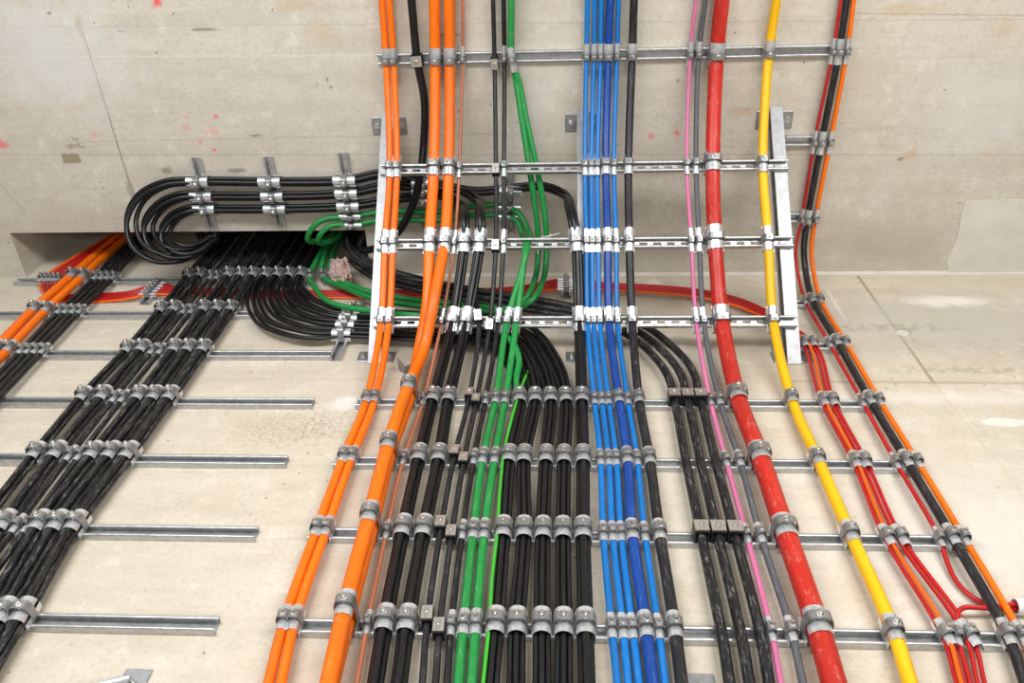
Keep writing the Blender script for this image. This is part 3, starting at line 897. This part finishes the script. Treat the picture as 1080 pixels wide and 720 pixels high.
# far left: two orange, four slim black, five thin red and orange ones that turn away
for i, (a7, a6, a5, nm) in enumerate(((76.5, 36.5, -4.5, 'outer'), (88, 49.5, 9.8, 'inner'))):
    r = (.0185, .0165)[i]
    X = rowpt('R7', a7, LIFT+r).x
    run([('p', X+.02, D+.55, .05), ('p', X+.01, D+.05, .05), ('R7', a7), ('R6', a6), ('R5', a5)], r, ['orange'], nm+' orange cable at the far left corner of the opening', nm+' far-left orange cable', ext=(.2, .8))
for i, (a7, a6, a5, nm) in enumerate(((101, 63, 23, 'first'), (107.5, 70.5, 30.5, 'second'), (114, 78, 38.5, 'third'), (120.5, 85.5, 46.5, 'fourth'))):
    r = .0098
    X = rowpt('R7', a7, LIFT+r).x
    run([('p', X+.01, D+.55, .05), ('p', X+.005, D+.05, .05), ('R7', a7), ('R6', a6), ('R5', a5)], r, ['black'], nm+' slim black cable counted from the far-left orange pair', nm+' far-left black cable', ext=(.2, .8))
r = .0054
reds = [('dark_orange', 'orange', 'first'), ('thin_red', 'red', 'second'), ('thin_red', 'red', 'third'), ('thin_red', 'red', 'fourth'), ('thin_red', 'red', 'fifth')]
for i, (m, cn, nm) in enumerate(reds):
    a7 = 44.5+i*4.6
    X = rowpt('R7', a7, LIFT+r).x
    k = 4-i
    z = r+.001
    dy = i*.017
    yL = onfloor(100, 318.5, 0).y
    pts = [('p', X+.16, D+.55, .05), ('p', X+.06, D+.05, .055), ('R7', a7), ('f', 42.5+i*4.2, 300+i*.6, .020), ('f', 45.5+i*3.6, 309-i*.3, .010), ('f', 55+i*2.5, 315.5-i*1.1, z), ('f', 78, 319-i*2., z), ('f', 108, 318-i*2, z)]
    # flat in the gap between two rails, up over the small rail, on under the black bundles
    yb = RBY-.05+i*.025
    pts += [('f', 138, 314.5-i*1.8, .02), ('p', RBX, yb, RH+LIFT+r), ('f', 188, 311-i*1.8, .02), ('f', 220, 311.5-i*1.8, z), ('f', 265, 313.5-i*1.8, z), ('f', 330, 314-i*1.8, z), ('f', 400, 314-i*1.8, z), ('f', 480, 313-i*1.8, z), ('f', 545, 310-i*1.8, .02)]
    yc = RCY-.045+i*.022
    pts += [('p', RCX, yc, RH+LIFT+r), ('f', 640, 306-i*1.8, .030), ('f', 700, 309.5-i*1.9, .026), ('f', 745, 315-i*2, .022), ('f', 780, 324-i*2.2, .02), ('f', 806, 335-i*2.2, .022), ('f', 826, 345-i*1.8, .03)]
    row = [(850.5, 869.5, 903, 936.5, 998, 1014), (851.5, 870.5, 904.5, 938.5, 1000, 1016), (855.5, 876, 909, 946, 1017.5, 1031), (859, 880, 914, 951.5, 1024.5, 1038.5), (846.5, 866, 899.5, 932.5, 993.5, 1009)][i]
    up = LIFT+r+(1.75*r if i == 0 else 0)
    pts += [('X4', row[0], up)]+[(q, x, up) for q, x in zip(('R4', 'R3', 'R2', 'R1'), row[1:5])]+[('f', row[5], 720, RH+up)]
    nocl = ('X4', 'R4', 'R3', 'R2', 'R1')
    run(pts, r, [m], nm+' thin '+cn+' cable of the group winding behind the frame', nm+' winding '+cn+' cable', noclamp=nocl, ext=(.2, .5), name='thin_cable')
    clampbase = V((RBX, yb, RH))
    clamp('strap', clampbase, NZ, V((1, 0, 0)), r, LIFT+r, 'galvanised clamp on '+nm+' winding '+cn+' cable, small rail between black runs')
    clamp('strap', V((RCX, yc, RH)), NZ, V((1, 0, 0)), r, LIFT+r, 'galvanised clamp on '+nm+' winding '+cn+' cable, small rail behind frame')
    if i < 5:
        p = rowpt('R7', a7, 0); clamp('strap', p, NZ, V((-.1, -1, 0)), r, LIFT+r, 'galvanised clamp on '+nm+' winding '+cn+' cable, rail beside the opening')
# their shared clamps in front
for rw, xa, xb in (('X4', 848.5, 857.5), ('R4', 868, 878), ('R3', 901.5, 911.5), ('R2', 934.8, 949), ('R1', 996.2, 1021)):
    for px, nm in ((xa, 'left red and orange group'), (xb, 'right red pair')):
        p = rowpt(rw, px, 0)
        q = rowpt({'X4': 'R4', 'R4': 'R3', 'R3': 'R2', 'R2': 'R1', 'R1': 'R2'}[rw], {'X4': (868, 878), 'R4': (901.5, 911.5), 'R3': (934.8, 949), 'R2': (996, 1015), 'R1': (934.8, 949)}[rw][nm[0] == 'r'], 0)
        t = (q-p) if rw != 'R1' else (p-q)
        clamp('strap', p, NZ, t, 2.2*r, LIFT+1.5*r, 'galvanised clamp on '+nm+', '+ROWTEXT[rw])

# ------------------------------------------------------------------ the trio beside the frame
for (top, xs, bottom, r, m, label, short) in (
    (887, (878.5, 859, 845.5, 849, 874.5, 909, 944.5, 990.5, None), None, .0062, 'thin_red', 'thin red cable of the trio beside the frame, ending in the conduit', 'thin red trio cable'),
    (893.3, (885, 866.5, 851.5, 857, 883, 917.5, 956, 1004, 1062), 1081, .0125, 'charcoal', 'black cable in the middle of the trio beside the frame', 'black trio cable'),
    (900.3, (893.3, 875.5, 860, 865.5, 892, 927.5, 967.5, 1016.5, 1077), 1098, .0088, 'orange', 'orange cable on the outer side of the trio beside the frame', 'orange trio cable')):
    o = LIFT+r
    n = m
    pts = [('w', top, 0, RH+o)]+[(rw, x) for rw, x in zip(('W1', 'X1', 'X2'), xs)]
    dx = {'thin_red': 0, 'charcoal': 8.3, 'orange': 16.5}[m]
    pts += [('w', 839.5+dx, 262, .055+r), ('w', 841+dx*1.02, 285, .10+r)]
    pts += [(rw, x) for rw, x in zip(('X3', 'X4', 'R4', 'R3', 'R2', 'R1'), xs[3:]) if x is not None]
    if m == 'thin_red':
        pts += [('f', 998, 590, .02), ('f', 1008, 612, .012), ('f', 1026, 630, .012), ('f', 1050, 640, .012), ('f', 1071, 642, .012), ('f', 1090, 643, .012)]
    else: pts.append(('f', bottom, 720, RH+o))
    run(pts, r, [m], label, short, ext=(.5, .5 if m != 'thin_red' else .1), name='thin_cable' if r < .01 else 'power_cable')
r = .0062
run([('f', 1092, 638, .024), ('f', 1071, 637, .024), ('f', 1040, 641, .03), ('f', 1020, 640, .03), ('f', 1011, 644, .03), ('R1', 1010), ('f', 1023, 720, RH+LIFT+r)], r, ['thin_red'], 'thin red cable bending from the white conduit to the frontmost rail', 'thin red conduit cable', ext=(.1, .5), name='thin_cable')

# ------------------------------------------------------------------ small things
p = onfloor(1070, 640, .018)
rings = []
for x, rr in ((0, .0165), (0, .0195), (.9, .0195), (.9, .0165)):
    rings.append([(p.x+x, p.y+cos(a*pi/10)*rr, .0198+sin(a*pi/10)*rr) for a in range(20)])
mb = MB().ring_strip(rings+[rings[0]], caps=False)
tag(link('conduit', mb.mesh('conduit', M['white_plastic'], 40)), 'white plastic conduit end on the floor swallowing two thin red cables', 'conduit')
# crumpled filler lump at the mouth of the opening
import bmesh
bm = bmesh.new(); bmesh.ops.create_icosphere(bm, subdivisions=5, radius=1.)
from mathutils import noise as mn
for v in bm.verts:
    d = 1+.30*mn.noise(v.co*2.1)+.22*mn.noise(v.co*5.+V((3, 1, 2)))-.16*abs(mn.noise(v.co*9.))
    v.co = V((v.co.x*.042, v.co.y*.085, v.co.z*.060))*d
bm.normal_update()
me = bpy.data.meshes.new('filler_lump'); bm.to_mesh(me); bm.free(); me.materials.append(M['lump']); me.shade_smooth()
o = link('filler_lump', me); p = onfloor(360, 292, .035); o.location = (p.x, p.y, .055); o.rotation_euler = (0, .2, .5)
tag(o, 'crumpled pinkish lump of filler lying at the mouth of the wall opening', 'lump')
# white tie around the slack green cables
p = onwall(572, 251, .21)
pts = [V((p.x+cos(a)*.034, p.y+sin(a)*.020, p.z+.012*cos(a))) for a in [i*2*pi/28 for i in range(29)]]
o = empty('cable_tie', Matrix.Translation(p))
tb = link('tie_band', tube_mesh('tie_band', pts, .0024, M['tie'], 6), o); tb.matrix_world = Matrix()
q = onwall(565, 252, .235); q2 = onwall(590, 246, .26); q3 = onwall(567.5, 268, .27)
for nm, e in (('tie_tail', q2), ('tie_tail', q3)):
    a = link(nm, tube_mesh(nm, [q, q.lerp(e, .5)+V((0, -.01, .004)), e], .0026, M['tie'], 6), o); a.matrix_world = Matrix()
tag(o, 'white cable tie with loose tails around the slack green cables', 'cable tie')


def floor_plate(px, py, w, l, rot, label, rod=None):
    p = onfloor(px, py)
    root = empty('floor_plate', Matrix.Translation((p.x, p.y, 0)) @ Matrix.Rotation(rot, 4, 'Z'))
    link('plate', MB().ring_strip([[(-w/2+i, -l/2+i, z), (w/2-i, -l/2+i, z), (w/2-i, l/2-i, z), (-w/2+i, l/2-i, z)] for i, z in ((0, 0), (0, .004), (.001, .005))]).mesh('floor_plate', M['plate'], 20), root)
    rings = [[(cos(a*pi/3)*rr, sin(a*pi/3)*rr, z) for a in range(6)] for rr, z in ((.009, .005), (.009, .012), (.005, .0125), (.005, .022))]
    link('bolt', MB().ring_strip(rings).mesh('bolt', M['screw'], 30), root)
    if rod:
        e = onfloor(*rod); e = root.matrix_world.inverted() @ V((e.x, e.y, .03))
        link('rod', tube_mesh('rod', [V((0, 0, .026)), e*.5+V((0, 0, .013)), e], .006, M['bright'], 10), root)
    return tag(root, label, 'plate')


floor_plate(140, 722, .062, .075, 0, 'grey floor plate with a steel rod at the bottom edge, beside the left rails', (40, 738, .03))
floor_plate(740, 724, .06, .06, 0, 'small grey floor plate with bolt below the single black cable')
# stray angle bracket beside the thick orange cables
p = onfloor(431, 389)
ang = MB().extrude([(-.03, 0), (.03, 0), (.03, .003), (-.0265, .003), (-.0265, .045), (-.03, .045)], -.02, .02)
o = link('angle_bracket', ang.mesh('angle_bracket', M['plate'], 20)); o.location = (p.x, p.y, 0); o.rotation_euler = (0, 0, .7)
tag(o, 'small grey angle bracket on the floor beside the thick orange cables', 'bracket')

# ------------------------------------------------------------------ light and camera
w = bpy.data.worlds.new('World'); SC.world = w; w.use_nodes = True
w.node_tree.nodes['Background'].inputs[0].default_value = (1., .97, .93, 1)
w.node_tree.nodes['Background'].inputs[1].default_value = .13


def lamp(name, loc, aim, sx, sy, power, col=(1, .97, .92)):
    l = bpy.data.lights.new(name, 'AREA'); l.shape = 'RECTANGLE'; l.size, l.size_y = sx, sy; l.energy = power; l.color = col
    o = bpy.data.objects.new(name, l); COL.objects.link(o); o.location = loc
    o.rotation_euler = (V(aim)-V(loc)).to_track_quat('-Z', 'Y').to_euler()


lamp('ceiling_lamp', (-1.5, 1.45, 2.65), (-1.4, 1.75, 0), 2.2, .6, 60, (.97, .98, 1.))
lamp('ceiling_lamp', (1.5, 1.45, 2.65), (1.4, 1.75, 0), 2.2, .6, 60, (1, .98, .95))
lamp('added_front_fill', (0, -1.4, 2.3), (0, 2.6, .2), 2.4, .5, 44, (1, .97, .92))  # unseen fill added behind the camera to brighten faces turned towards it

cam = bpy.data.cameras.new('Camera'); co = bpy.data.objects.new('Camera', cam); COL.objects.link(co)
cam.sensor_width = 36; cam.sensor_fit = 'HORIZONTAL'; cam.lens = FPX/1080*36; cam.clip_start = .05
r_ = RI*cos(ROLL)+UP*sin(ROLL); u_ = UP*cos(ROLL)-RI*sin(ROLL)
co.matrix_world = Matrix(((r_.x, u_.x, -FW.x, 0), (r_.y, u_.y, -FW.y, 0), (r_.z, u_.z, -FW.z, CAM_H), (0, 0, 0, 1)))
SC.camera = co
vs = SC.view_settings
vs.view_transform = 'Standard'; vs.look = 'None'; vs.exposure = .22; vs.gamma = 1.; vs.use_curve_mapping = False
